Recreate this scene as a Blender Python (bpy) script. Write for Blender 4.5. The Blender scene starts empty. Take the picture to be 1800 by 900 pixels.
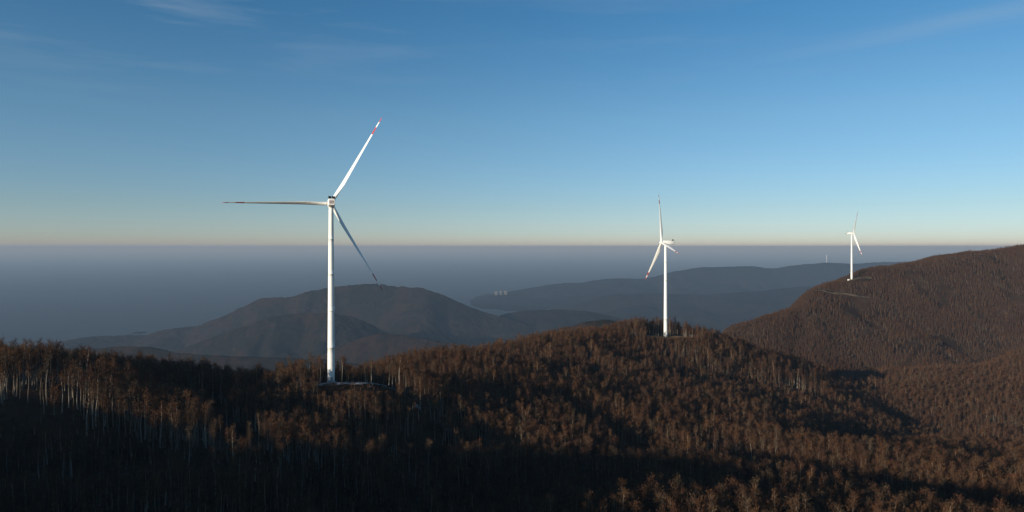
import bpy, math, random
import numpy as np
from mathutils import Matrix, Vector

random.seed(7)
rng = np.random.default_rng(11)
R = math.radians
scene = bpy.context.scene
COL = scene.collection

# ------------------------------------------------------------------ camera, sky, sun, exposure
CAM_Z = 900.0            # the drone hangs 900 m above the plain
F = 1200.0               # focal length in pixels of the 1800 px wide photograph
EYE = 434.0              # row of the true horizon
SUN_EL, SUN_AZ = 11.5, 48.0   # elevation; light travels to the right and away from the camera

cam_data = bpy.data.cameras.new('camera')
cam = bpy.data.objects.new('camera', cam_data)
COL.objects.link(cam)
cam.location = (0, 0, CAM_Z)
cam.rotation_euler = (R(90), 0, 0)
cam_data.sensor_width = 36.0
cam_data.lens = 36.0 * F / 1800.0
cam_data.shift_y = -(450 - EYE) / 1800.0
cam_data.clip_start = 1.0
cam_data.clip_end = 300000.0
scene.camera = cam

def node(nt, kind, loc=None, **props):
    n = nt.nodes.new(kind)
    for k, v in props.items():
        setattr(n, k, v)
    return n

def mathn(nt, op, a, b=None, clamp=False):
    n = nt.nodes.new('ShaderNodeMath'); n.operation = op; n.use_clamp = clamp
    for i, v in enumerate((a, b)):
        if v is None: continue
        if isinstance(v, (int, float)): n.inputs[i].default_value = v
        else: nt.links.new(v, n.inputs[i])
    return n.outputs[0]

def ramp(nt, fac, stops, interp='LINEAR'):
    n = nt.nodes.new('ShaderNodeValToRGB'); n.color_ramp.interpolation = interp
    while len(n.color_ramp.elements) < len(stops): n.color_ramp.elements.new(0.5)
    for e, (p, c) in zip(n.color_ramp.elements, stops):
        e.position = p
        e.color = (c, c, c, 1) if isinstance(c, (int, float)) else (*c, 1)
    nt.links.new(fac, n.inputs[0])
    return n.outputs[0]

def mixc(nt, fac, a, b, blend='MIX'):
    n = nt.nodes.new('ShaderNodeMix'); n.data_type = 'RGBA'; n.blend_type = blend
    if isinstance(fac, (int, float)): n.inputs[0].default_value = fac
    else: nt.links.new(fac, n.inputs[0])
    for i, v in ((6, a), (7, b)):
        if isinstance(v, tuple): n.inputs[i].default_value = (*v, 1)
        else: nt.links.new(v, n.inputs[i])
    return n.outputs[2]

world = bpy.data.worlds.new('World')
scene.world = world
world.use_nodes = True
nt = world.node_tree
nt.nodes.clear()
sky = node(nt, 'ShaderNodeTexSky', sky_type='NISHITA')
sky.sun_disc = False
sky.sun_elevation = R(SUN_EL)
# light travels towards (sin az, cos az); the sun stands the other way
sky.sun_rotation = R(180 + SUN_AZ)
sky.altitude = 1500
sky.air_density = 1.0
sky.dust_density = 0.6
sky.ozone_density = 3.0
tc = node(nt, 'ShaderNodeTexCoord')
# thin cirrus: noise stretched along the streaks
mp = node(nt, 'ShaderNodeMapping'); mp.inputs['Rotation'].default_value = (0, R(14), R(8)); mp.inputs['Scale'].default_value = (1.3, 1.3, 13.0)
nt.links.new(tc.outputs['Generated'], mp.inputs[0])
nz = node(nt, 'ShaderNodeTexNoise'); nz.inputs['Scale'].default_value = 2.2; nz.inputs['Detail'].default_value = 6; nz.inputs['Roughness'].default_value = 0.6
nt.links.new(mp.outputs[0], nz.inputs[0])
cir = ramp(nt, nz.outputs[0], [(0.50, 0.0), (0.78, 1.0)])
sep = node(nt, 'ShaderNodeSeparateXYZ'); nt.links.new(tc.outputs['Generated'], sep.inputs[0])
el = sep.outputs[2]
high = ramp(nt, el, [(0.16, 0.0), (0.30, 1.0)])
cir = mathn(nt, 'MULTIPLY', cir, high)
# a wide worn streak at the upper right, a plane through the eye
def sky_dir(px, py):
    v = Vector(((px - 900) / F, 1.0, (EYE - py) / F)); return v.normalized()
d1, d2 = sky_dir(1400, 92), sky_dir(1800, 14)
pn = d1.cross(d2).normalized()
vm = node(nt, 'ShaderNodeVectorMath', operation='DOT_PRODUCT'); vm.inputs[1].default_value = pn
nt.links.new(tc.outputs['Generated'], vm.inputs[0])
wob = mathn(nt, 'MULTIPLY', mathn(nt, 'SUBTRACT', nz.outputs[0], 0.5), 0.03)
dist = mathn(nt, 'ABSOLUTE', mathn(nt, 'ADD', vm.outputs['Value'], wob))
streak = ramp(nt, mathn(nt, 'MULTIPLY', dist, 50.0), [(0.0, 1.0), (0.9, 0.0)], 'EASE')
xpos = ramp(nt, sep.outputs[0], [(0.28, 0.0), (0.5, 1.0)])
streak = mathn(nt, 'MULTIPLY', mathn(nt, 'MULTIPLY', streak, xpos), high)
cloud = mathn(nt, 'ADD', mathn(nt, 'MULTIPLY', mathn(nt, 'MULTIPLY', cir, ramp(nt, mathn(nt, 'ADD', sep.outputs[0], 1.0), [(0.55, 1.0), (0.9, 0.3)])), 0.34), mathn(nt, 'MULTIPLY', streak, 0.2), clamp=True)
SKY_STRENGTH = 0.095
tint = ramp(nt, el, [(0.0, (1.0, 0.95, 1.06)), (0.02, (0.94, 0.965, 1.12)), (0.057, (0.90, 0.93, 0.99)), (0.18, (0.86, 1.03, 1.02)), (0.32, (0.56, 0.98, 1.06)), (0.7, (0.60, 0.95, 1.06))])
skyb = mixc(nt, 1.0, sky.outputs[0], tint, 'MULTIPLY')
skyc = mixc(nt, cloud, skyb, (3.6, 4.2, 4.9))
bg = node(nt, 'ShaderNodeBackground'); bg.inputs['Strength'].default_value = SKY_STRENGTH
out = node(nt, 'ShaderNodeOutputWorld')
nt.links.new(skyc, bg.inputs['Color'])
nt.links.new(bg.outputs[0], out.inputs['Surface'])

sun_data = bpy.data.lights.new('sun', 'SUN')
sun_data.energy = 5.0
sun_data.angle = R(0.53)
sun_data.color = (1.0, 0.89, 0.73)
sun = bpy.data.objects.new('sun', sun_data)
COL.objects.link(sun)
LT = Vector((math.sin(R(SUN_AZ)) * math.cos(R(SUN_EL)), math.cos(R(SUN_AZ)) * math.cos(R(SUN_EL)), -math.sin(R(SUN_EL))))
sun.rotation_euler = LT.to_track_quat('-Z', 'Y').to_euler()
sun.location = (-300, -300, CAM_Z + 200)

scene.view_settings.view_transform = 'Standard'
scene.view_settings.look = 'None'
scene.view_settings.exposure = 0.25
scene.view_settings.gamma = 1.0
scene.view_settings.use_curve_mapping = False
scene.cycles.use_denoising = True
scene.cycles.max_bounces = 4
scene.cycles.diffuse_bounces = 2
scene.cycles.glossy_bounces = 1
scene.cycles.transmission_bounces = 1
scene.cycles.transparent_max_bounces = 8
scene.cycles.volume_bounces = 0

# ------------------------------------------------------------------ helpers
def tag(o, label=None, cat=None, group=None, kind=None):
    if label: o['label'] = label
    if cat: o['category'] = cat
    if group: o['group'] = group
    if kind: o['kind'] = kind
    return o

def link(name, data, parent=None):
    o = bpy.data.objects.new(name, data)
    COL.objects.link(o)
    if parent: o.parent = parent
    return o

class MB:
    """collects faces of one mesh"""
    def __init__(s): s.v = []; s.f = []; s.m = []; s.sm = []
    def face(s, idx, mat=0, smooth=False): s.f.append(idx); s.m.append(mat); s.sm.append(smooth)
    def poly(s, pts, mat=0):
        n = len(s.v); s.v += [tuple(p) for p in pts]; s.face(tuple(range(n, n + len(pts))), mat)
    def rings(s, rings, mat=0, caps=True, smooth=True, mats=None):
        n0 = len(s.v); k = len(rings[0])
        for r in rings: s.v += [tuple(p) for p in r]
        for i in range(len(rings) - 1):
            m = mats[i] if mats else mat
            for j in range(k):
                a = n0 + i * k + j; b = n0 + i * k + (j + 1) % k
                s.face((a, b, b + k, a + k), m, smooth)
        if caps:
            s.face(tuple(n0 + j for j in reversed(range(k))), mats[0] if mats else mat)
            s.face(tuple(n0 + (len(rings) - 1) * k + j for j in range(k)), mats[-1] if mats else mat)
    def box(s, c, d, mat=0):
        x, y, z = c; a, b, h = d[0] / 2, d[1] / 2, d[2] / 2
        n = len(s.v)
        s.v += [(x + i * a, y + j * b, z + k * h) for k in (-1, 1) for j in (-1, 1) for i in (-1, 1)]
        for q in ((0, 2, 3, 1), (4, 5, 7, 6), (0, 1, 5, 4), (2, 6, 7, 3), (0, 4, 6, 2), (1, 3, 7, 5)):
            s.face(tuple(n + t for t in q), mat)
    def tube(s, p, q, r0, r1, k=3, mat=0, caps=False):
        p = Vector(p); q = Vector(q); d = (q - p).normalized()
        u = d.orthogonal().normalized(); w = d.cross(u)
        s.rings([[c + (u * math.cos(a) + w * math.sin(a)) * r for a in [2 * math.pi * i / k for i in range(k)]] for c, r in ((p, r0), (q, r1))], mat, caps)
    def mesh(s, name, mats):
        me = bpy.data.meshes.new(name)
        me.from_pydata(s.v, [], s.f)
        for m in mats: me.materials.append(m)
        me.polygons.foreach_set('material_index', s.m)
        me.polygons.foreach_set('use_smooth', s.sm)
        me.update()
        return me

def grid_mesh(name, X, Y, Z, mat):
    ny, nx = Z.shape
    me = bpy.data.meshes.new(name)
    co = np.stack([X, Y, Z], -1).reshape(-1, 3).astype(np.float32)
    i = np.arange(ny * nx).reshape(ny, nx)
    q = np.stack([i[:-1, :-1], i[:-1, 1:], i[1:, 1:], i[1:, :-1]], -1).reshape(-1, 4)
    me.vertices.add(len(co)); me.vertices.foreach_set('co', co.ravel())
    me.loops.add(q.size); me.loops.foreach_set('vertex_index', q.ravel().astype(np.int32))
    me.polygons.add(len(q))
    me.polygons.foreach_set('loop_start', np.arange(0, q.size, 4, dtype=np.int32))
    me.polygons.foreach_set('loop_total', np.full(len(q), 4, dtype=np.int32))
    me.polygons.foreach_set('use_smooth', np.ones(len(q), dtype=bool))
    me.update(calc_edges=True)
    me.materials.append(mat)
    return me

def material(name, rough=0.9, spec=0.1):
    m = bpy.data.materials.new(name); m.use_nodes = True
    b = m.node_tree.nodes['Principled BSDF']
    b.inputs['Roughness'].default_value = rough
    b.inputs['Specular IOR Level'].default_value = spec
    return m, m.node_tree, b

def noise_tex(nt, vec, scale, detail=4, rough=0.55):
    n = node(nt, 'ShaderNodeTexNoise'); n.inputs['Scale'].default_value = scale; n.inputs['Detail'].default_value = detail; n.inputs['Roughness'].default_value = rough
    nt.links.new(vec, n.inputs['Vector']); return n.outputs[0]

def vnoise(x, y, seed):
    """smooth value noise on arrays"""
    xi = np.floor(x).astype(np.int64); yi = np.floor(y).astype(np.int64)
    fx = x - xi; fy = y - yi
    fx = fx * fx * fx * (fx * (fx * 6 - 15) + 10); fy = fy * fy * fy * (fy * (fy * 6 - 15) + 10)
    def h(a, b):
        n = (a * 374761393 + b * 668265263 + seed * 1442695041) & 0xFFFFFFFF
        n = ((n ^ (n >> 13)) * 1274126177) & 0xFFFFFFFF
        return ((n ^ (n >> 16)) & 0xFFFF) / 65535.0
    a, b, c, d = h(xi, yi), h(xi + 1, yi), h(xi, yi + 1), h(xi + 1, yi + 1)
    return (a + (b - a) * fx) * (1 - fy) + (c + (d - c) * fx) * fy - 0.5

def fbm(x, y, scale, seed, octaves=4, gain=0.5):
    s = np.zeros_like(x); a = 1.0; f = 1.0 / scale
    for o in range(octaves):
        s += a * vnoise(x * f, y * f, seed + o * 17); a *= gain; f *= 2.03
    return s

def spurs(x, y, scale, seed, octaves=3):
    """rounded backs parted by sharper ravines, 0 in the ravines to about 1 on the backs"""
    s = np.zeros_like(x); a = 0.62; f = 1.0 / scale
    for o in range(octaves):
        v = np.abs(vnoise(x * f, y * f, seed + o * 31)) * 2
        s += a * np.sqrt(v * v + 0.006); a *= 0.42; f *= 2.1
    return s

def smooth(a, b, x):
    t = np.clip((x - a) / (b - a), 0, 1); return t * t * (3 - 2 * t)

# ------------------------------------------------------------------ setting materials
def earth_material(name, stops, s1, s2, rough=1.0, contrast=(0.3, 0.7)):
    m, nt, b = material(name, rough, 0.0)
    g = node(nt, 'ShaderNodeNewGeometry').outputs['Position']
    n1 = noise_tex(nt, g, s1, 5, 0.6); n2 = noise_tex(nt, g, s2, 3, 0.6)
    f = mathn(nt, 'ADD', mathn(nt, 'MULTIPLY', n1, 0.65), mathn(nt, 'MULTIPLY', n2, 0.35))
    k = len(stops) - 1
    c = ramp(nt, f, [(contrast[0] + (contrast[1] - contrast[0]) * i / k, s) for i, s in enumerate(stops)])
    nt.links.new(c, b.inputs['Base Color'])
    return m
M_FLOOR = earth_material('leaf_litter', [(0.014, 0.009, 0.006), (0.030, 0.018, 0.012), (0.052, 0.033, 0.021), (0.10, 0.07, 0.042)], 0.02, 0.35)
M_MOUNT = earth_material('far_woods', [(0.003, 0.005, 0.0045), (0.026, 0.017, 0.013), (0.007, 0.008, 0.006), (0.038, 0.026, 0.020)], 0.0035, 0.03)
M_RIDGE = earth_material('distant_slopes', [(0.008, 0.008, 0.008), (0.020, 0.016, 0.014)], 0.001, 0.006)
M_PLAIN = earth_material('haze_tinted_plain', [(0.05, 0.072, 0.09), (0.068, 0.09, 0.108), (0.06, 0.082, 0.09)], 0.0004, 0.003)  # ground tones tinted blue, deepening the haze over the plain by colour

# ------------------------------------------------------------------ the plain: one sheet to the horizon
PLAIN_Z = 0.0
n = 110
xs = np.linspace(-1, 1, n); xs = np.sign(xs) * np.abs(xs) ** 2.4 * 150000
ys = np.linspace(0, 1, n) ** 2.4 * 170000 - 2500
X, Y = np.meshgrid(xs, ys)
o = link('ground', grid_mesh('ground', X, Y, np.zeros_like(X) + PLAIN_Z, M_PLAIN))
tag(o, 'flat hazy lowland plain stretching to the horizon', 'plain', kind='structure')

# ------------------------------------------------------------------ near hills: thin-plate surface through surveyed points
def P(px, py, D):
    return ((px - 900) / F * D, D, CAM_Z - (py - EYE) * D / F)
CP = []
def G(px, py, D): CP.append(P(px, py, D))
def C(px, py, D, h=20.5): x, y, z = P(px, py, D); CP.append((x, y, z - h))

T1 = P(582, 672, 428.6); T2 = P(1170, 593, 810); T3 = P(1497, 491, 1671)
for t in (T1, T2, T3): CP.append(t)
# left hill
for a in ((-300, 627, 430), (-150, 624, 430), (0, 620, 430), (60, 614, 430), (130, 614, 430), (200, 621, 435), (300, 627, 480), (400, 643, 490), (480, 656, 490)): C(*a)
for a in ((-250, 690, 335), (0, 690, 330), (150, 697, 335)): G(*a)
for a in ((-250, 780, 270), (0, 780, 272), (150, 775, 280), (250, 728, 312), (300, 719, 312), (400, 730, 302), (470, 742, 300), (350, 704, 332), (400, 800, 252), (250, 800, 262), (0, 870, 235), (250, 880, 232), (450, 880, 240), (600, 880, 250), (800, 880, 255)): C(*a)
# ridge end in front of the first turbine
for a in ((300, 676, 365), (400, 664, 405), (485, 660, 392), (580, 700, 380), (660, 703, 380), (430, 698, 360), (580, 728, 350), (720, 735, 385), (600, 764, 320), (520, 748, 318), (750, 765, 350), (640, 820, 290)): C(*a)
for a in ((610, 673, 428), (660, 674, 428), (610, 692, 399), (690, 684, 412), (540, 675, 425)): G(*a)
# dip behind it and the far slope up to the second turbine
for a in ((560, 657, 500), (640, 657, 500), (700, 627, 545), (620, 643, 560), (800, 607, 600), (900, 593, 680), (960, 584, 720), (1020, 579, 750), (1100, 575, 780), (1220, 572, 830), (1270, 583, 845), (1330, 606, 850), (1400, 625, 860), (1470, 646, 860), (1530, 666, 850)): C(*a)
for a in ((1140, 591, 805), (1200, 591, 812)): G(*a)
for a in ((1100, 596, 745), (1170, 600, 755), (1230, 602, 755)): C(*a)
for a in ((720, 655, 490), (800, 672, 480), (900, 674, 495), (1000, 680, 515), (1100, 680, 560), (1200, 680, 600), (1300, 695, 620), (1400, 715, 640), (1480, 735, 650), (1000, 630, 620), (1150, 630, 690), (1300, 650, 730), (1420, 670, 740)): C(*a)
for a in ((900, 780, 380), (1000, 785, 385), (1100, 792, 390), (1200, 796, 395), (1300, 800, 400), (1380, 797, 410)): C(*a)
for a in ((900, 850, 300), (1000, 850, 310), (1100, 850, 315), (1200, 850, 320), (1300, 848, 330)): C(*a)
for a in ((1000, 878, 225), (1100, 868, 222), (1200, 872, 222), (1300, 880, 225)): C(*a)
# lower right knolls
for a in ((1430, 783, 430), (1520, 772, 440), (1600, 785, 430), (1700, 790, 430), (1800, 798, 430), (1950, 800, 430), (1400, 830, 345), (1550, 848, 330), (1650, 835, 345), (1800, 830, 350), (1400, 872, 240), (1500, 890, 235), (1650, 890, 250), (1800, 890, 260), (1950, 890, 260)): C(*a)
for a in ((1500, 762, 560), (1600, 766, 600), (1700, 768, 620), (1800, 772, 640), (1950, 775, 650)): C(*a)
for a in ((1545, 672, 1000), (1650, 643, 1050), (1800, 616, 1100), (1950, 595, 1120), (1560, 720, 800), (1650, 722, 810), (1750, 722, 820), (1900, 722, 820), (1700, 680, 900), (1850, 665, 940)): C(*a)
for a in ((1485, 660, 945), (1515, 668, 965)): C(*a)
# far right hill
for a in ((1270, 581, 1450), (1350, 545, 1500), (1400, 521, 1570), (1440, 503, 1620), (1535, 471, 1710), (1600, 457, 1750), (1700, 440, 1800), (1800, 428, 1850), (1950, 412, 1900), (2150, 400, 1950)): C(*a, 10)
for a in ((1340, 610, 1350), (1500, 605, 1400), (1500, 655, 1280), (1650, 605, 1400), (1650, 540, 1560), (1800, 550, 1550), (1800, 480, 1700), (1550, 540, 1550), (1950, 560, 1500), (2150, 540, 1500)): C(*a, 10)
# falls behind the crests
for px, D, z in ((-300, 700, -220), (0, 660, -210), (250, 640, -200), (450, 620, -170), (0, 950, -400), (400, 900, -350), (650, 820, -240), (820, 900, -230), (950, 1000, -240), (1150, 1080, -250), (1350, 1080, -310), (1250, 1280, -330), (1500, 1080, -222), (1600, 1220, -265), (1800, 1280, -255),
                 (0, 1400, -600), (500, 1400, -560), (900, 1400, -480), (1100, 1700, -520), (1350, 1900, -330), (1300, 1700, -330), (1500, 2050, -230), (1700, 2200, -180), (1900, 2300, -160), (2150, 2300, -140), (600, 2200, -850), (1200, 2400, -650), (1600, 2600, -420), (2000, 2700, -350)):
    CP.append(((px - 900) / F * D, D, CAM_Z + z))
# the hill behind and left of the camera that keeps the foreground in shade
tx, ty = math.sin(R(SUN_AZ)), math.cos(R(SUN_AZ))
for w, c in ((-950, -2), (-800, 12), (-650, 27), (-500, 37), (-400, 40), (-350, 40), (-300, 40), (-250, 47), (-200, 55), (-145, 53), (-100, 51), (0, 38), (150, 5), (350, -30), (600, -60)):
    for s, dz in ((-500, 0), (-620, -45), (-850, -110), (-400, -42)):
        CP.append((s * tx + w * ty, s * ty - w * tx, CAM_Z + c + dz))
for x, y, z in ((0, 0, -112), (-150, 50, -108), (150, 50, -118), (0, 130, -114), (-260, 60, -96), (300, 100, -122), (400, -150, -130), (100, -200, -112), (600, 200, -140), (900, 500, -170), (-1100, 500, -260), (-900, 900, -430), (-1100, -100, -130), (0, -900, -200), (-900, -900, -220), (900, -700, -260), (1500, 600, -230), (1500, -300, -300), (1900, 1000, -230)):
    CP.append((x, y, CAM_Z + z))
CP = np.array(CP)

def tps_kernel(r2): return 0.5 * r2 * np.log(np.maximum(r2, 1e-12))
S0 = 1000.0
A = CP[:, :2] / S0
n = len(A)
K = tps_kernel(((A[:, None] - A[None]) ** 2).sum(-1)) + np.eye(n) * 2e-6
Pm = np.hstack([np.ones((n, 1)), A])
Lm = np.block([[K, Pm], [Pm.T, np.zeros((3, 3))]])
SOL = np.linalg.solve(Lm, np.concatenate([CP[:, 2], np.zeros(3)]))
def tps(x, y):
    sh = x.shape; q = np.stack([x.ravel(), y.ravel()], -1) / S0
    r = np.empty(len(q))
    for i in range(0, len(q), 20000):
        b = q[i:i + 20000]
        k = tps_kernel(((b[:, None] - A[None]) ** 2).sum(-1))
        r[i:i + 20000] = k @ SOL[:n] + SOL[n] + b @ SOL[n + 1:]
    return r.reshape(sh)

GX0, GX1, GY0, GY1, GS = -1500, 2700, -1200, 2900, 8.0
gx = np.arange(GX0, GX1 + 1, GS); gy = np.arange(GY0, GY1 + 1, GS)
X, Y = np.meshgrid(gx, gy)
H = tps(X, Y)
amp = 3.0 + 14.0 * smooth(900, 1500, Y)
flat = np.ones_like(H)
for t, r in ((T1, 40), (T2, 30), (T3, 30)):
    flat *= 1 - np.exp(-(((X - t[0]) ** 2 + (Y - t[1]) ** 2) / (2 * r * r)))
H = H + amp * flat * fbm(X, Y, 120, 5, 4, 0.55) + 30 * smooth(1250, 1400, Y) * flat * np.minimum(0.12, spurs(X, Y * 0.6, 260, 61) - 0.45)

def height(x, y):
    x = np.asarray(x, float); y = np.asarray(y, float)
    fx = np.clip((x - GX0) / GS, 0, len(gx) - 1.001); fy = np.clip((y - GY0) / GS, 0, len(gy) - 1.001)
    i = fx.astype(int); j = fy.astype(int); u = fx - i; v = fy - j
    return (H[j, i] * (1 - u) + H[j, i + 1] * u) * (1 - v) + (H[j + 1, i] * (1 - u) + H[j + 1, i + 1] * u) * v

def hit(px, py, h=14.0):
    """where the sight line through a photo point meets the canopy"""
    D = np.arange(200, 2400, 2.0)
    x = (px - 900) / F * D; z = CAM_Z - (py - EYE) * D / F
    k = np.nonzero(z < height(x, D) + h)[0]
    d = D[k[0]] if len(k) else 900.0
    return ((px - 900) / F * d, d)

# gullies cut into the slopes
def carve(points, depth, width):
    global H
    pts = [hit(*p) for p in points]
    best = np.full(H.shape, 1e9)
    for (x0, y0), (x1, y1) in zip(pts[:-1], pts[1:]):
        dx, dy = x1 - x0, y1 - y0; L2 = dx * dx + dy * dy + 1e-6
        t = np.clip(((X - x0) * dx + (Y - y0) * dy) / L2, 0, 1)
        best = np.minimum(best, (X - x0 - t * dx) ** 2 + (Y - y0 - t * dy) ** 2)
    H = H - depth * np.exp(-best / (2 * width * width))
carve([(700, 695), (760, 715), (810, 740), (860, 765)], 9, 13)
carve([(1000, 705), (1060, 735), (1110, 765), (1140, 790)], 8, 12)
carve([(1090, 622), (1200, 640), (1330, 660), (1440, 690), (1500, 725)], 14, 12)
carve([(870, 615), (950, 620), (1020, 635)], 15, 14)
carve([(1430, 766), (1550, 758), (1700, 766), (1800, 780)], 13, 15)
carve([(1345, 812), (1450, 832), (1550, 850), (1700, 882), (1780, 900)], 12, 13)
carve([(1440, 641), (1490, 658), (1535, 672)], 12, 22)
carve([(1412, 545), (1408, 580), (1400, 612)], 12, 16)

# blend the rim down to the plain
edge = np.minimum.reduce([X - GX0, GX1 - X, Y - GY0, GY1 - Y])
m = smooth(0, 420, edge)
H = (PLAIN_Z - 12) * (1 - m) + H * m
o = link('hills', grid_mesh('hills', X, Y, H, M_FLOOR))
tag(o, 'near wooded hills and ridges under the turbines', 'hills', kind='structure')

# ------------------------------------------------------------------ mountains beyond
def mountain(name, label, crest, D, reach, back, mat, amp, seed, step=3, rows=130, spur=1500.0, base=0.06):
    """crest: photo points of the skyline; D: its distance (number or two ends); the slope runs out towards the camera and behind"""
    cx = np.array([c[0] for c in crest], float); cy = np.array([c[1] for c in crest], float)
    px = np.arange(cx[0], cx[-1] + 1, step)
    # soft interpolation
    py = np.interp(px, cx, cy)
    k = np.ones(5) / 5; py = np.convolve(np.pad(py, 2, mode='edge'), k, 'valid')
    Dp = np.interp(px, (cx[0], cx[-1]), D if isinstance(D, tuple) else (D, D))
    t = np.concatenate([np.linspace(1, 0, rows)[:-1] ** 1.25, -np.linspace(0, 1, rows // 3)])
    T, PX = np.meshgrid(t, px, indexing='ij')
    Dm = Dp[None] + np.where(T > 0, -T * reach, -T * back)
    XX = (PX - 900) / F * Dp[None] + 0 * T
    zc = (CAM_Z - (py - EYE) * Dp / F)[None]
    rel = np.maximum(zc - PLAIN_Z, 0)
    fall = np.where(T > 0, (1 - T) ** 1.15, 1 - smooth(0, 1, -T) ** 1.0)
    sp = spurs(XX, Dm * 0.7, spur, seed)
    w = np.clip(np.abs(T) * 5, 0, 1) * np.clip((1 - np.abs(T)) * 3, 0, 1)
    Z = PLAIN_Z - 8 + rel * fall + amp * w * np.minimum(0, sp - 0.62) * (base + 1.2 * rel / (rel.max() + 1)) + (3 + amp * 0.012) * fbm(XX, Dm, spur * 0.08, seed + 3, 5, 0.7) * np.minimum(1, rel / 60)
    o = link(name, grid_mesh(name, XX, Dm, Z, mat))
    tag(o, label, 'mountain', kind='structure')
    return o
mountain('mountain', 'broad rounded mountain standing out of the haze behind the tallest turbine', [(40, 607), (100, 600), (150, 592), (200, 589), (260, 586), (300, 576), (345, 572), (380, 559), (420, 541), (458, 523), (480, 521), (510, 521), (545, 509), (590, 503), (640, 497), (665, 497), (700, 503), (742, 504), (780, 517), (820, 536), (870, 552), (920, 566), (960, 580), (1010, 597)], 6200, 1700, 1500, M_MOUNT, 620, 3, 2.5, 230, 820)
mountain('mountain', 'lower wooded spur in front of the broad rounded mountain', [(270, 625), (320, 612), (370, 592), (430, 571), (470, 556), (520, 550), (575, 548), (620, 555), (660, 575), (720, 600), (790, 615)], 4900, 900, 900, M_MOUNT, 330, 9, 2.5, 170, 560)
mountain('hill', 'low wooded hill in the valley right of the tallest turbine', [(560, 625), (600, 608), (630, 592), (665, 584), (710, 586), (760, 597), (800, 600), (850, 612), (900, 625)], 3900, 700, 800, M_MOUNT, 170, 14, 2.5, 110, 360)
mountain('hill', 'dark low hill in shadow left of the tallest turbine', [(60, 625), (140, 612), (215, 605), (260, 607), (310, 617), (400, 625), (480, 627), (560, 630), (640, 640)], 3100, 700, 800, M_MOUNT, 80, 21, 2.5, 110, 420)
mountain('mountain_ridge', 'long blue ridge fading into haze behind the second turbine', [(780, 545), (820, 528), (860, 518), (900, 511), (960, 500), (1000, 496), (1020, 497), (1060, 490), (1080, 488), (1130, 490), (1155, 484), (1190, 475), (1235, 469), (1280, 468), (1330, 467), (1345, 471), (1360, 471), (1400, 465), (1450, 461), (1500, 463), (1545, 460), (1600, 459), (1700, 455), (1850, 452), (2000, 450)], (11500, 13500), 3200, 2500, M_RIDGE, 420, 33, 4, 130, 1500)
mountain('mountain_ridge', 'lower blue ridge in front of the long far ridge', [(790, 592), (840, 580), (900, 567), (950, 556), (1000, 542), (1040, 529), (1080, 517), (1150, 515), (1250, 517), (1350, 511), (1420, 502), (1500, 498), (1700, 490), (1900, 488)], (9000, 9600), 2200, 1800, M_RIDGE, 260, 40, 4, 130, 1100)
mountain('hill', 'blue shadowed hill where the broad mountain meets the far ridges', [(780, 604), (820, 584), (860, 562), (885, 550), (920, 545), (970, 543), (1030, 546), (1100, 560), (1180, 580), (1240, 600)], 6600, 1500, 1500, M_RIDGE, 160, 71, 4, 110, 700)
mountain('hill', 'reddish brown hill just behind the second turbine ridge', [(880, 612), (930, 592), (960, 581), (1000, 569), (1040, 560), (1070, 558), (1100, 563), (1130, 565), (1180, 577), (1240, 600)], 2300, 600, 600, M_MOUNT, 70, 52, 2.5, 110, 320)

# ------------------------------------------------------------------ haze
m = bpy.data.materials.new('haze'); m.use_nodes = True
nt = m.node_tree; nt.nodes.clear()
pv = node(nt, 'ShaderNodeVolumePrincipled')
pv.inputs['Color'].default_value = (0.24, 0.365, 0.52, 1)
pv.inputs['Absorption Color'].default_value = (0.385, 0.25, 0.148, 1)
pv.inputs['Density'].default_value = 1 / 19000.0
pv.inputs['Anisotropy'].default_value = 0.0
mo = node(nt, 'ShaderNodeOutputMaterial'); nt.links.new(pv.outputs[0], mo.inputs['Volume'])
b = MB(); HZ0, HZ1 = PLAIN_Z - 30, CAM_Z + 86
b.box((0, 83000, (HZ0 + HZ1) / 2), (304000, 172000, HZ1 - HZ0))
o = link('haze', b.mesh('haze', [m])); tag(o, 'pale blue haze lying over the plain and valleys', 'haze', kind='stuff')

# ------------------------------------------------------------------ gravel pads and tracks
def gravel(name, stops, s1=0.06):
    m, nt, b = material(name, 0.95, 0.05)
    g = node(nt, 'ShaderNodeNewGeometry').outputs['Position']
    f = mathn(nt, 'ADD', mathn(nt, 'MULTIPLY', noise_tex(nt, g, s1, 4, 0.6), 0.7), mathn(nt, 'MULTIPLY', noise_tex(nt, g, 0.5, 3), 0.3))
    nt.links.new(ramp(nt, f, stops), b.inputs['Base Color']); return m
M_PAD1 = gravel('pale_gravel', [(0.40, (0.035, 0.03, 0.028)), (0.50, (0.09, 0.08, 0.075)), (0.54, (0.36, 0.345, 0.33)), (0.60, (0.09, 0.08, 0.07))], 0.09)
M_PAD2 = gravel('dry_grass', [(0.35, (0.12, 0.09, 0.045)), (0.6, (0.24, 0.18, 0.10))])
M_PAD3 = gravel('sandy_gravel', [(0.38, (0.05, 0.036, 0.025)), (0.62, (0.125, 0.095, 0.062))])
def pad(name, label, cx, cy, rx, ry, mat, lift=0.25, rot=0.0, seed=0):
    a = np.linspace(0, 2 * math.pi, 49)[:-1]; r = np.linspace(0.0, 1, 12)
    Rr, Aa = np.meshgrid(r, np.append(a, 2 * math.pi), indexing='ij')
    wob = 1 + 0.22 * np.sin(Aa * 3 + seed) + 0.16 * np.sin(Aa * 5 + 2 * seed) + 0.08 * np.sin(Aa * 9 + seed)
    u = Rr * np.cos(Aa) * rx * wob; v = Rr * np.sin(Aa) * ry * wob
    x = cx + u * math.cos(rot) - v * math.sin(rot); y = cy + u * math.sin(rot) + v * math.cos(rot)
    o = link(name, grid_mesh(name, x, y, height(x, y) + lift, mat)); tag(o, label, 'ground', kind='structure')
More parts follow.
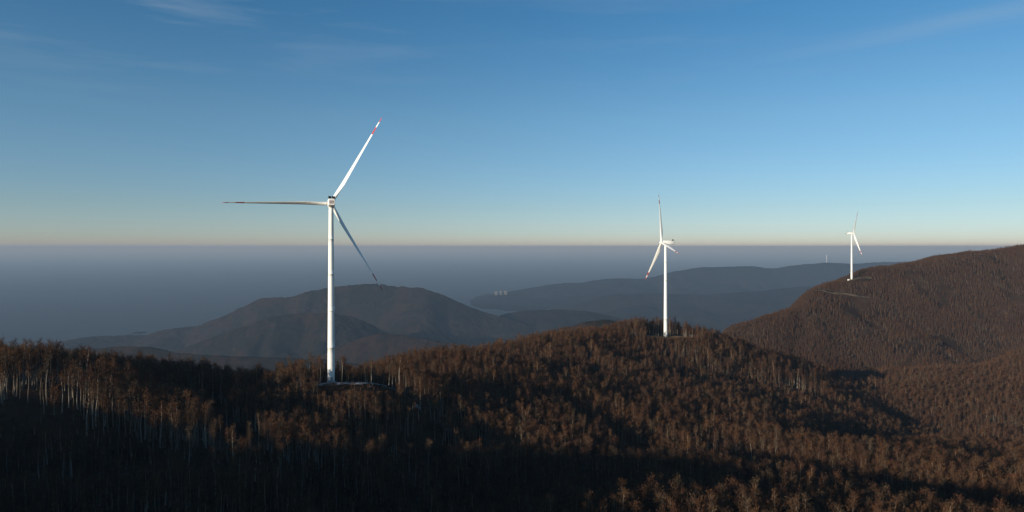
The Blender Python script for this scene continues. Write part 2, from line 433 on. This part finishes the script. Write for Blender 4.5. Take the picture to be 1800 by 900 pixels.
pad('crane_pad', 'patchy pale gravel pad beside the foot of the tallest turbine', T1[0] + 18, T1[1] - 6, 29, 11, M_PAD1, 0.12, 0.0, 1)
pad('clearing', 'dry grass clearing around the second turbine', T2[0] + 8, T2[1], 34, 9, M_PAD2, 0.3, 0, 2)
pad('clearing', 'sandy clearing around the turbine on the right hill', T3[0] + 12, T3[1] - 1, 36, 8, M_PAD3, 0.5, 0.1, 3)
def track(name, label, pts, width, mat, lift=0.4):
    q = [hit(px, py, 0) for px, py in pts]
    xs_, ys_ = [], []
    for (x0, y0), (x1, y1) in zip(q[:-1], q[1:]):
        for t in np.linspace(0, 1, 12, endpoint=False): xs_.append(x0 + (x1 - x0) * t); ys_.append(y0 + (y1 - y0) * t)
    xs_ = np.array(xs_); ys_ = np.array(ys_)
    dx = np.gradient(xs_); dy = np.gradient(ys_); L = np.hypot(dx, dy) + 1e-6
    s = np.linspace(-1, 1, 5) * width / 2
    x = xs_[None] - (dy / L)[None] * s[:, None]; y = ys_[None] + (dx / L)[None] * s[:, None]
    o = link(name, grid_mesh(name, x, y, height(x, y) + lift, mat)); tag(o, label, 'track', kind='structure')
    return list(zip(xs_, ys_))
TRACK = track('dirt_road', 'sandy dirt road crossing the right hill below its turbine', [(1438, 511), (1455, 515), (1480, 517), (1505, 521), (1530, 524)], 6, M_PAD3, 0.6)

# ------------------------------------------------------------------ wind turbines
def plain_mat(name, col, rough, spec=0.3, dirt=0.0):
    m, nt, b = material(name, rough, spec)
    g = node(nt, 'ShaderNodeTexCoord').outputs['Object']
    nz = noise_tex(nt, g, 0.35, 4, 0.6)
    dark = tuple(c * (1 - dirt) for c in col)
    nt.links.new(ramp(nt, nz, [(0.35, dark), (0.65, col)]), b.inputs['Base Color'])
    return m
M_WHITE = plain_mat('white_paint', (0.86, 0.85, 0.79), 0.45, 0.3, 0.06)
M_GREYW = plain_mat('pale_render', (0.11, 0.11, 0.105), 0.8, 0.1, 0.2)
M_RED = plain_mat('red_paint', (0.50, 0.06, 0.05), 0.5, 0.3, 0.1)
M_BLACK = plain_mat('black_cooler', (0.015, 0.015, 0.017), 0.6, 0.2, 0.2)
M_BROWN = plain_mat('brown_lettering', (0.16, 0.055, 0.045), 0.6, 0.2, 0.2)
M_CONC = plain_mat('concrete', (0.32, 0.31, 0.29), 0.9, 0.1, 0.3)
TH = 110.0   # tower height

def circle(r, z, k=32): return [(r * math.cos(2 * math.pi * i / k), r * math.sin(2 * math.pi * i / k), z) for i in range(k)]
b = MB()
rg = []
secs = [0, 22, 45, 68, 90, TH]
rad = lambda z: 2.25 - 0.80 * (z / TH) ** 1.1
for i, z in enumerate(np.linspace(0, TH, 26)): rg.append((rad(z), z))
full = []
for r, z in rg: full.append((r, z))
for s in secs[1:-1]:   # flange rings
    full += [(rad(s), s - 0.13), (rad(s) + 0.05, s - 0.11), (rad(s) + 0.05, s + 0.11), (rad(s), s + 0.13)]
full.sort(key=lambda q: q[1])
b.rings([circle(r, z) for r, z in full])
ME_TOWER = b.mesh('tower', [M_WHITE])
b = MB(); b.box((0, -2.24, 2.6), (0.95, 0.16, 2.1)); b.box((0, -2.75, 1.45), (1.3, 1.2, 0.12)); b.box((0, -3.75, 0.75), (1.1, 0.9, 0.12)); ME_DOOR = b.mesh('door', [M_CONC])
b = MB(); b.rings([circle(3.4, -2.5), circle(3.4, 0.16), circle(3.0, 0.28)], smooth=False); ME_BASE = b.mesh('foundation', [M_CONC])

def rrect(w, h, y, zc, r, k=5):
    pts = []
    for cxs, czs, a0 in ((1, 1, 0), (-1, 1, 90), (-1, -1, 180), (1, -1, 270)):
        for i in range(k):
            a = R(a0 + 90 * i / (k - 1)); pts.append((cxs * (w / 2 - r) + r * math.cos(a), y, zc + czs * (h / 2 - r) + r * math.sin(a)))
    return pts
HZ = TH + 2.5   # axis height
b = MB()
b.rings([rrect(3.5, 3.4, -10.4, HZ + 0.05, 0.5), rrect(4.0, 4.1, -10.0, HZ + 0.1, 0.6), rrect(4.2, 4.6, -4.0, HZ + 0.0, 0.7), rrect(4.2, 4.6, 1.8, HZ, 0.7), rrect(3.6, 4.0, 3.2, HZ, 0.9), rrect(2.8, 3.0, 3.7, HZ, 1.1)])
b.rings([circle(1.75, TH - 0.3, 24), circle(1.9, TH + 0.5, 24)])
ME_NAC = b.mesh('nacelle', [M_WHITE])
b = MB()
b.box((0, -8.9, HZ + 3.0), (1.85, 0.5, 1.5))
for k in range(5): b.box((0, -9.18, HZ + 2.45 + 0.28 * k), (1.7, 0.06, 0.1))
ME_COOL = b.mesh('cooler', [M_BLACK])
b = MB()   # two short lines of unreadable brown letters on the tail
for row, z in ((0, HZ + 0.55), (1, HZ - 0.5)):
    x = -1.35
    for k, wd in enumerate((0.5, 0.42, 0.3, 0.5, 0.42) if row == 0 else (0.42, 0.5, 0.5, 0.42, 0.3)):
        b.box((x + wd / 2, -10.41, z), (wd, 0.05, 0.72)); x += wd + 0.13
ME_LET = b.mesh('lettering', [M_BROWN])
b = MB()   # spinner
prof = [(1.45, 3.75), (1.75, 4.1), (1.85, 5.2), (1.7, 6.2), (1.25, 7.0), (0.6, 7.45), (0.05, 7.55)]
b.rings([[(r * math.cos(2 * math.pi * i / 24), y, HZ + r * math.sin(2 * math.pi * i / 24)) for i in range(24)][::-1] for r, y in prof])
ME_HUB = b.mesh('hub', [M_WHITE])

BL = 60.6   # blade length from hub flange
PITCH = -55.0
def blade_mesh(length, pitch):   # one mesh per pitch setting
    b = MB(); rings = []; mats = []
    N = 48
    for i in range(N + 1):
        t = i / N
        z = 1.5 + t * length
        chord = np.interp(t, [0, .04, .12, .2, .35, .6, .85, .97, 1], [2.3, 2.3, 3.2, 3.9, 3.2, 2.1, 1.2, .75, .15])
        thick = np.interp(t, [0, .04, .12, .2, .35, .6, 1], [2.3, 2.3, 1.9, 1.35, .8, .42, .1])
        tw = R(pitch - np.interp(t, [0, .2, .5, 1], [5, 5, 3, -1]))
        off = 0.0 if t < .04 else np.interp(t, [.04, .2, 1], [0, .18, .12])
        bend = 1.6 * t * t     # pre-bend away from the tower
        ring = []
        for j in range(20):
            a = 2 * math.pi * j / 20
            sx, sy = math.cos(a), math.sin(a)
            f = np.interp(t, [0.03, .2], [0, 1])
            yy = thick / 2 * sy * (1 - f * 0.55 * (sx * .5 + .5))
            xx = chord / 2 * sx + off * chord
            # chord lies in the rotor plane at zero pitch (local x), feathered by tw
            ring.append((xx * math.cos(tw) - yy * math.sin(tw), xx * math.sin(tw) + yy * math.cos(tw) + bend, z))
        rings.append(ring)
        tm = t + .5 / N
        mats.append(1 if (.80 < tm < .875 or tm > .945) else 0)
    b.rings(rings, mats=mats[:-1])
    return b.mesh('blade', [M_WHITE, M_RED])
ME_BLADE = blade_mesh(BL, PITCH)
ME_BLADE_FINE = blade_mesh(BL, -68.0)

def turbine(loc, yaw, rot, label, sizes=(1, 1, 1), tilt=5.0, blade=None):
    root = link('wind_turbine', None); root.location = loc; root.rotation_euler = (0, 0, R(yaw))
    tag(root, label, 'wind turbine', 'wind turbines on the ridges')
    tower = link('tower', ME_TOWER, root)
    d = link('door', ME_DOOR, tower); d.rotation_euler = (0, 0, R(-yaw + 25))
    link('foundation', ME_BASE, root)
    nac = link('nacelle', ME_NAC, root)
    for s in (-1, 1):
        c = link('cooler', ME_COOL, nac); c.location.x = 1.06 * s
    link('lettering', ME_LET, nac)
    link('hub', ME_HUB, root)
    for k in range(3):
        bl = link('blade', blade or ME_BLADE_FINE, root)
        bl.matrix_local = Matrix.Translation((0, 5.2, HZ)) @ Matrix.Rotation(R(tilt), 4, 'X') @ Matrix.Rotation(R(rot + 120 * k), 4, 'Y') @ Matrix.Diagonal((1, 1, sizes[k], 1))
    return root
turbine(T1, 17, 29.5, 'tallest white wind turbine, on the near ridge beside the pale gravel pad', (1.045, 1.06, 1.035), 4, ME_BLADE)
turbine(T2, 98, 18, 'white wind turbine in side view on the crest with dry grass clearing')
turbine(T3, -94, 30, 'white wind turbine on the steep brown hill at the right')
T4 = P(1453, 462.5, 13080)
turbine(T4, 15, 4, 'tiny pale wind turbine far off on the hazy blue ridge')

# transformer kiosk beside the third turbine
kx, ky = T3[0] - 9.5, T3[1] - 4
kz = float(height(kx, ky))
root = link('transformer_kiosk', None); root.location = (kx, ky, kz)
tag(root, 'small white kiosk at the foot of the right hill turbine', 'kiosk')
b = MB(); b.box((0, 0, 1.6), (4.2, 2.8, 3.4)); link('cabin', b.mesh('cabin', [M_WHITE]), root)
b = MB(); b.box((0, 0, 3.42), (4.6, 3.2, 0.22)); link('roof', b.mesh('roof', [M_CONC]), root)
b = MB(); b.box((0.6, -1.42, 1.2), (1.2, 0.06, 2.1)); link('door', b.mesh('door', [M_CONC]), root)

# white buildings far off on the left end of the long ridge
for i, (px, py, w, h) in enumerate(((872, 514.5, 45, 10), (880, 514, 36, 15), (888.5, 513.5, 50, 9))):
    x, y, z = P(px, py, 11300)
    root = link('building', None); root.location = (x, y, z - 40)
    tag(root, ('small white building at the left of the far ridge trio', 'taller white building in the middle of the far ridge trio', 'longest white building at the right of the far ridge trio')[i], 'building', 'white buildings on the far ridge')
    b = MB(); b.box((0, 0, (40 + h) / 2), (w, 25, 40 + h)); link('wall', b.mesh('wall', [M_GREYW]), root)
    b = MB()
    b.poly([(-w / 2 - 1, -13.5, 40 + h), (w / 2 + 1, -13.5, 40 + h), (w / 2 + 1, 0, 48 + h), (-w / 2 - 1, 0, 48 + h)])
    b.poly([(-w / 2 - 1, 13.5, 40 + h), (-w / 2 - 1, 0, 48 + h), (w / 2 + 1, 0, 48 + h), (w / 2 + 1, 13.5, 40 + h)])
    link('roof', b.mesh('roof', [M_CONC]), root)

# ------------------------------------------------------------------ trees
def tree_material(name, trunk):
    m, nt, b = material(name, 1.0, 0.0)
    oi = node(nt, 'ShaderNodeObjectInfo')
    big = noise_tex(nt, oi.outputs['Location'], 0.009, 5, 0.65)
    if trunk:
        c = ramp(nt, oi.outputs['Random'], [(0.0, (0.09, 0.072, 0.054)), (0.55, (0.16, 0.13, 0.10)), (1.0, (0.34, 0.29, 0.225))])
        g = node(nt, 'ShaderNodeTexCoord').outputs['Object']
        c = mixc(nt, ramp(nt, noise_tex(nt, g, 1.5, 4, 0.7), [(0.45, 0.0), (0.7, 0.55)]), c, (0.05, 0.04, 0.032))
    else:
        f = mathn(nt, 'ADD', mathn(nt, 'MULTIPLY', oi.outputs['Random'], 0.6), mathn(nt, 'MULTIPLY', big, 0.5))
        c = ramp(nt, f, [(0.12, (0.036, 0.020, 0.0125)), (0.34, (0.074, 0.040, 0.024)), (0.52, (0.084, 0.039, 0.021)), (0.66, (0.077, 0.053, 0.033)), (0.82, (0.112, 0.052, 0.023)), (0.95, (0.090, 0.069, 0.043))])
    nt.links.new(c, b.inputs['Base Color'])
    return m
M_BARK = tree_material('bark', True)
M_TWIG = tree_material('twigs', False)
M_NEEDLE = earth_material('needles', [(0.010, 0.014, 0.009), (0.02, 0.03, 0.017)], 0.3, 2.0)

def bare_tree(seed, h, base, spread, nl, nt_, leaf):
    """trunk and crown of a leafless broad tree: limbs, branchlets and a haze of twigs"""
    r = random.Random(seed)
    tr, cr = MB(), MB()
    lean = Vector((r.uniform(-.03, .03), r.uniform(-.03, .03), 0))
    def axis(z):
        return Vector((lean.x * z + 0.25 * math.sin(z * .35 + seed), lean.y * z + 0.25 * math.cos(z * .3 + seed), z))
    zs = [-1.2, 0, 1.2, h * .2, h * .4, h * .6, h * .78, h * .93]
    r0 = 0.013 * h + 0.09
    rings = []
    for z in zs:
        rr = r0 * (1.25 if z <= 0 else max(0.06, 1 - 0.92 * z / h))
        c = axis(z); rings.append([(c.x + rr * math.cos(a), c.y + rr * math.sin(a), c.z) for a in [2 * math.pi * i / 6 for i in range(6)]])
    tr.rings(rings)
    for i in range(nl):
        t = base + (0.92 - base) * ((i + r.random()) / nl)
        p = axis(t * h)
        a = i * 2.4 + r.uniform(-.5, .5)
        env = math.sin(math.pi * min(1, (t - base) / (1 - base) * .8 + .22)) ** .8
        ln = spread * env * r.uniform(.7, 1.15)
        up = r.uniform(.8, 1.7) + .6 * t
        d = Vector((math.cos(a), math.sin(a), up)).normalized()
        q = p + d * ln * 1.15
        q.z = min(q.z, h * 1.02)
        cr.tube(p, q, r0 * .30 * (1.1 - t * .6), .03, 3)
        for k in range(nt_):
            s = r.uniform(.25, 1.0)
            e = p.lerp(q, s)
            dd = Vector((math.cos(a) + r.uniform(-1.1, 1.1), math.sin(a) + r.uniform(-1.1, 1.1), up + r.uniform(-.5, .9))).normalized()
            l2 = r.uniform(.9, 2.3)
            w = dd.orthogonal().normalized(); w.rotate(Matrix.Rotation(r.uniform(0, 6.28), 3, dd)); w *= r.uniform(.05, .10)
            f = e + dd * l2
            cr.poly([e - w, e + w, f])
            for j in range(leaf):
                g = e.lerp(f, r.uniform(.3, 1.1)) + Vector((r.gauss(0, .35), r.gauss(0, .35), r.gauss(0, .35)))
                d3 = Vector((r.gauss(0, 1), r.gauss(0, 1), r.gauss(.6, 1))).normalized()
                w3 = d3.orthogonal().normalized(); w3.rotate(Matrix.Rotation(r.uniform(0, 6.28), 3, d3))
                l3 = r.uniform(.35, .9); w3 *= r.uniform(.05, .13)
                cr.poly([g - w3, g + d3 * l3, g + w3])
    return tr, cr

VAR = []
specs = [(1, 17.5, .40, 2.1, 19, 6, 2), (2, 19.5, .50, 2.0, 17, 6, 2), (3, 15.5, .34, 2.2, 20, 6, 2), (4, 20.5, .58, 1.9, 15, 6, 2), (5, 13.5, .28, 2.1, 18, 7, 3), (6, 18.0, .46, 2.6, 20, 6, 2), (7, 11.0, .15, 2.9, 20, 9, 4), (8, 16.5, .38, 1.8, 15, 6, 2), (9, 14.5, .30, 3.0, 20, 8, 3), (10, 18.5, .36, 1.6, 18, 6, 2)]
for s in specs:
    tr, cr = bare_tree(*s)
    mt = tr.mesh('trunk', [M_BARK]); mc = cr.mesh('crown', [M_TWIG])
    j = MB(); j.v = tr.v + cr.v; nv = len(tr.v)
    j.f = tr.f + [tuple(i + nv for i in f) for f in cr.f]
    j.m = [0] * len(tr.f) + [1] * len(cr.f); j.sm = tr.sm + cr.sm
    VAR.append((mt, mc, j.mesh('bare_tree', [M_BARK, M_TWIG]), s[1]))

def scatter(x0, x1, y0, y1, cell):
    nx = int((x1 - x0) / cell); ny = int((y1 - y0) / cell)
    i, j = np.meshgrid(np.arange(nx), np.arange(ny))
    x = x0 + (i + .5 + rng.uniform(-.48, .48, i.shape)) * cell
    y = y0 + (j + .5 + rng.uniform(-.48, .48, i.shape)) * cell
    return x.ravel(), y.ravel()
def inframe(x, y, mpx=140, mpy=140):
    z = height(x, y)
    px = 900 + F * x / y; pt = EYE + F * (CAM_Z - z - 18) / y
    return (px > -mpx) & (px < 1800 + mpx) & (pt < 900 + mpy)
def clear(x, y):
    k = np.ones(len(x), bool)
    k &= ~((((x - T1[0] - 18) / 36) ** 2 + ((y - T1[1] + 6) / 12) ** 2) < 1)
    k &= ~((((x - T1[0]) / 9) ** 2 + ((y - T1[1] + 4) / 14) ** 2) < 1)
    k &= ~((((x - T2[0] - 8) / 36) ** 2 + ((y - T2[1] + 8) / 22) ** 2) < 1)
    k &= ~((((x - T3[0] - 10) / 40) ** 2 + ((y - T3[1] + 12) / 26) ** 2) < 1)
    tp = np.array(TRACK)
    d = ((x[:, None] - tp[None, ::4, 0]) ** 2 + (y[:, None] - tp[None, ::4, 1] + 8) ** 2).min(1)
    k &= d > 14 ** 2
    return k
x, y = scatter(-900, 1500, 165, 1250, 3.5)
k = inframe(x, y); x, y = x[k], y[k]
k = clear(x, y); x, y = x[k], y[k]
# uneven spacing: small gaps in the wood
g = fbm(x, y, 45, 77, 3)
k = (g + rng.uniform(-.25, .25, len(x))) > -0.33
x, y = x[k], y[k]
z = height(x, y)
# hidden behind the crest: drop what lies well under the sight line
def visible(x, y, z, top):
    ok = np.ones(len(x), bool)
    for f in np.linspace(.35, .985, 40):
        sx, sy = x * f, y * f
        sz = CAM_Z + (z + top - CAM_Z) * f
        ok &= ~((height(sx, sy) + 3 > sz) & (sy > 150))
    return ok
k = visible(x, y, z, 20); x, y, z = x[k], y[k], z[k]
big = fbm(x, y, 90, 41, 3)
hs = np.clip(0.98 + 0.25 * big + rng.normal(0, .13, len(x)), .5, 1.16)
vi = rng.integers(0, len(VAR), len(x))
# a tall stand with bare stems on the left ridge, young growth on the slope below it
stand = (x < -70) & (y > 318) & (y < 372) & (x / y < -0.24)
vi = np.where(stand & (rng.random(len(x)) < .85), rng.choice([1, 3, 3, 5], len(x)), vi)
hs = np.where(stand, np.clip(hs, .85, 1.2), hs)
young = (x / y < -0.22) & (y > 262) & (y <= 318) & (rng.random(len(x)) < .85)
hs = np.where(young, hs * .42, hs)
vi = np.where(young, rng.choice([4, 6, 8], len(x)), vi)
# low growth kept below the sight of the clearings
def keep_low(px0, px1, row, y0, y1):
    global x, y, z, hs, vi, big
    pp = 900 + F * x / y
    cap = (CAM_Z - (row - EYE) * y / F - z) / np.array([v[3] for v in VAR])[vi]
    sel = (pp > px0) & (pp < px1) & (y > y0) & (y < y1)
    hs = np.where(sel, np.minimum(hs, cap), hs)
    vi = np.where(hs < .3, 6, vi)
    hs = np.maximum(hs, .2)
keep_low(560, 700, 688, 330, 428)
keep_low(1135, 1225, 592, 600, 808)
rot = rng.uniform(0, 6.283, len(x))

def instance_object(name, label, x, y, z, hs, vi, rot, protos):
    me = bpy.data.meshes.new(name)
    me.vertices.add(len(x)); me.vertices.foreach_set('co', np.stack([x, y, z], -1).astype(np.float32).ravel())
    for an, ty, v in (('size', 'FLOAT', hs.astype(np.float32)), ('spin', 'FLOAT', rot.astype(np.float32)), ('kind_index', 'INT', vi.astype(np.int32))):
        a = me.attributes.new(an, ty, 'POINT'); a.data.foreach_set('value', v)
    o = link(name, me); tag(o, label, 'woods', kind='stuff')
    gt = bpy.data.node_groups.new(name + '_scatter', 'GeometryNodeTree')
    gt.interface.new_socket('Geometry', in_out='INPUT', socket_type='NodeSocketGeometry')
    gt.interface.new_socket('Geometry', in_out='OUTPUT', socket_type='NodeSocketGeometry')
    gi = gt.nodes.new('NodeGroupInput'); go = gt.nodes.new('NodeGroupOutput')
    iop = gt.nodes.new('GeometryNodeInstanceOnPoints'); iop.inputs['Pick Instance'].default_value = True
    jn = gt.nodes.new('GeometryNodeJoinGeometry')
    for p in reversed(protos):
        oi = gt.nodes.new('GeometryNodeObjectInfo'); oi.inputs['Object'].default_value = p; oi.inputs['As Instance'].default_value = True
        gt.links.new(oi.outputs['Geometry'], jn.inputs[0])
    def attr(n, t):
        a = gt.nodes.new('GeometryNodeInputNamedAttribute'); a.data_type = t; a.inputs['Name'].default_value = n; return a.outputs[0]
    gt.links.new(gi.outputs[0], iop.inputs['Points']); gt.links.new(jn.outputs[0], iop.inputs['Instance'])
    gt.links.new(attr('kind_index', 'INT'), iop.inputs['Instance Index'])
    cx = gt.nodes.new('ShaderNodeCombineXYZ'); gt.links.new(attr('spin', 'FLOAT'), cx.inputs[2])
    gt.links.new(cx.outputs[0], iop.inputs['Rotation'])
    gt.links.new(attr('size', 'FLOAT'), iop.inputs['Scale'])
    gt.links.new(iop.outputs[0], go.inputs[0])
    md = o.modifiers.new('scatter', 'NODES'); md.node_group = gt
    return o
PROTO = [bpy.data.objects.new('bare_tree_form', v[2]) for v in VAR]

# the 300 trees that show largest stand as trees of their own
px = 900 + F * x / y
top = EYE + F * (CAM_Z - z - hs * 17) / y; bot = EYE + F * (CAM_Z - z) / y
show = np.where((px > 5) & (px < 1795) & (top < 885), np.minimum(bot, 900) - top, 0)
order = np.argsort(-show)[:298]
rest = np.ones(len(x), bool); rest[order] = False
print('trees', len(x), 'size of the 300th', show[order[-1]])

def single_tree(i):
    mt, mc, _, h = VAR[vi[i]]
    e = link('bare_tree', None); e.location = (x[i], y[i], z[i]); e.rotation_euler = (0, 0, rot[i]); e.scale = (hs[i],) * 3
    link('trunk', mt, e); link('crown', mc, e)
    P_ = px[i]
    if P_ < 600: lab, g = 'leafless tree in the dark shaded wood at the lower left', 'shaded trees at the lower left'
    elif P_ < 1000: lab, g = 'leafless tree in the dark shaded hollow at the bottom middle', 'shaded trees at the bottom middle'
    elif P_ < 1400: lab, g = 'bushy leafless tree on the knoll at the bottom edge, right of middle', 'trees on the knoll at the bottom edge'
    else: lab, g = 'bushy leafless reddish tree on the low knoll in the lower right corner', 'trees on the lower right knoll'
    tag(e, lab, 'tree', g)
for i in order: single_tree(int(i))
instance_object('forest', 'reddish brown leafless woods covering the near ridges and slopes', x[rest], y[rest], z[rest], hs[rest], vi[rest], rot[rest], PROTO)

# woods on the far right hill
x2, y2 = scatter(350, 2100, 1230, 1990, 3.8)
k = inframe(x2, y2, 60, 0) & clear(x2, y2); x2, y2 = x2[k], y2[k]
z2 = height(x2, y2)
gp = fbm(x2, y2, 70, 55, 4)
k = visible(x2, y2, z2, 14) & (gp + rng.uniform(-.2, .2, len(x2)) > -.30); x2, y2, z2 = x2[k], y2[k], z2[k]
h2 = np.clip(0.62 + 0.25 * fbm(x2, y2, 130, 91, 4) + rng.normal(0, .07, len(x2)), .35, 1.0)
instance_object('hillside_woods', 'dull brown leafless woods covering the steep hill at the right', x2, y2, z2, h2, rng.choice([4, 6, 6, 8], len(x2)), rng.uniform(0, 6.28, len(x2)), PROTO)
print('far trees', len(x2))

# dark conifers by the clearings
def conifer(seed, h):
    r = random.Random(seed); tr, cr = MB(), MB()
    tr.rings([circle(.22, -1, 6), circle(.16, h * .5, 6), circle(.03, h * .97, 6)])
    for L in range(16):
        t = .12 + .86 * L / 16; rad_ = (1 - t) * h * .24 + .25
        for k in range(11):
            a = r.uniform(0, 6.28); ln = rad_ * r.uniform(.7, 1.15)
            p = Vector((0, 0, t * h)); q = p + Vector((math.cos(a) * ln, math.sin(a) * ln, -ln * r.uniform(.15, .5)))
            w = Vector((-math.sin(a), math.cos(a), 0)) * ln * .25
            mid = p.lerp(q, .6)
            cr.poly([p, mid - w, q, mid + w]); cr.poly([p + Vector((0, 0, .1)), mid + Vector((0, 0, .3)), q, mid - Vector((0, 0, .45))])
    return tr.mesh('trunk', [M_BARK]), cr.mesh('crown', [M_NEEDLE])
CON = [conifer(3, 15), conifer(8, 12)]
def conifers(spots, label, group):
    for i, (px_, D) in enumerate(spots):
        cx_ = (px_ - 900) / F * D
        e = link('conifer_tree', None); e.location = (cx_, D, float(height(cx_, D))); s = random.uniform(.8, 1.15); e.scale = (s,) * 3; e.rotation_euler[2] = random.uniform(0, 6)
        link('trunk', CON[i % 2][0], e); link('crown', CON[i % 2][1], e)
        tag(e, label, 'conifer', group)
conifers([(1112, 826), (1120, 834), (1128, 826), (1136, 836), (1143, 828), (1150, 838), (1157, 830), (1163, 840), (1180, 845), (1188, 838)], 'dark conifer behind the side-view turbine on the crest', 'dark conifers behind the second turbine')
conifers([(1511, 1690), (1515, 1696), (1519, 1692), (1523, 1700)], 'dark conifer right of the turbine on the right hill', 'dark conifers beside the right hill turbine')
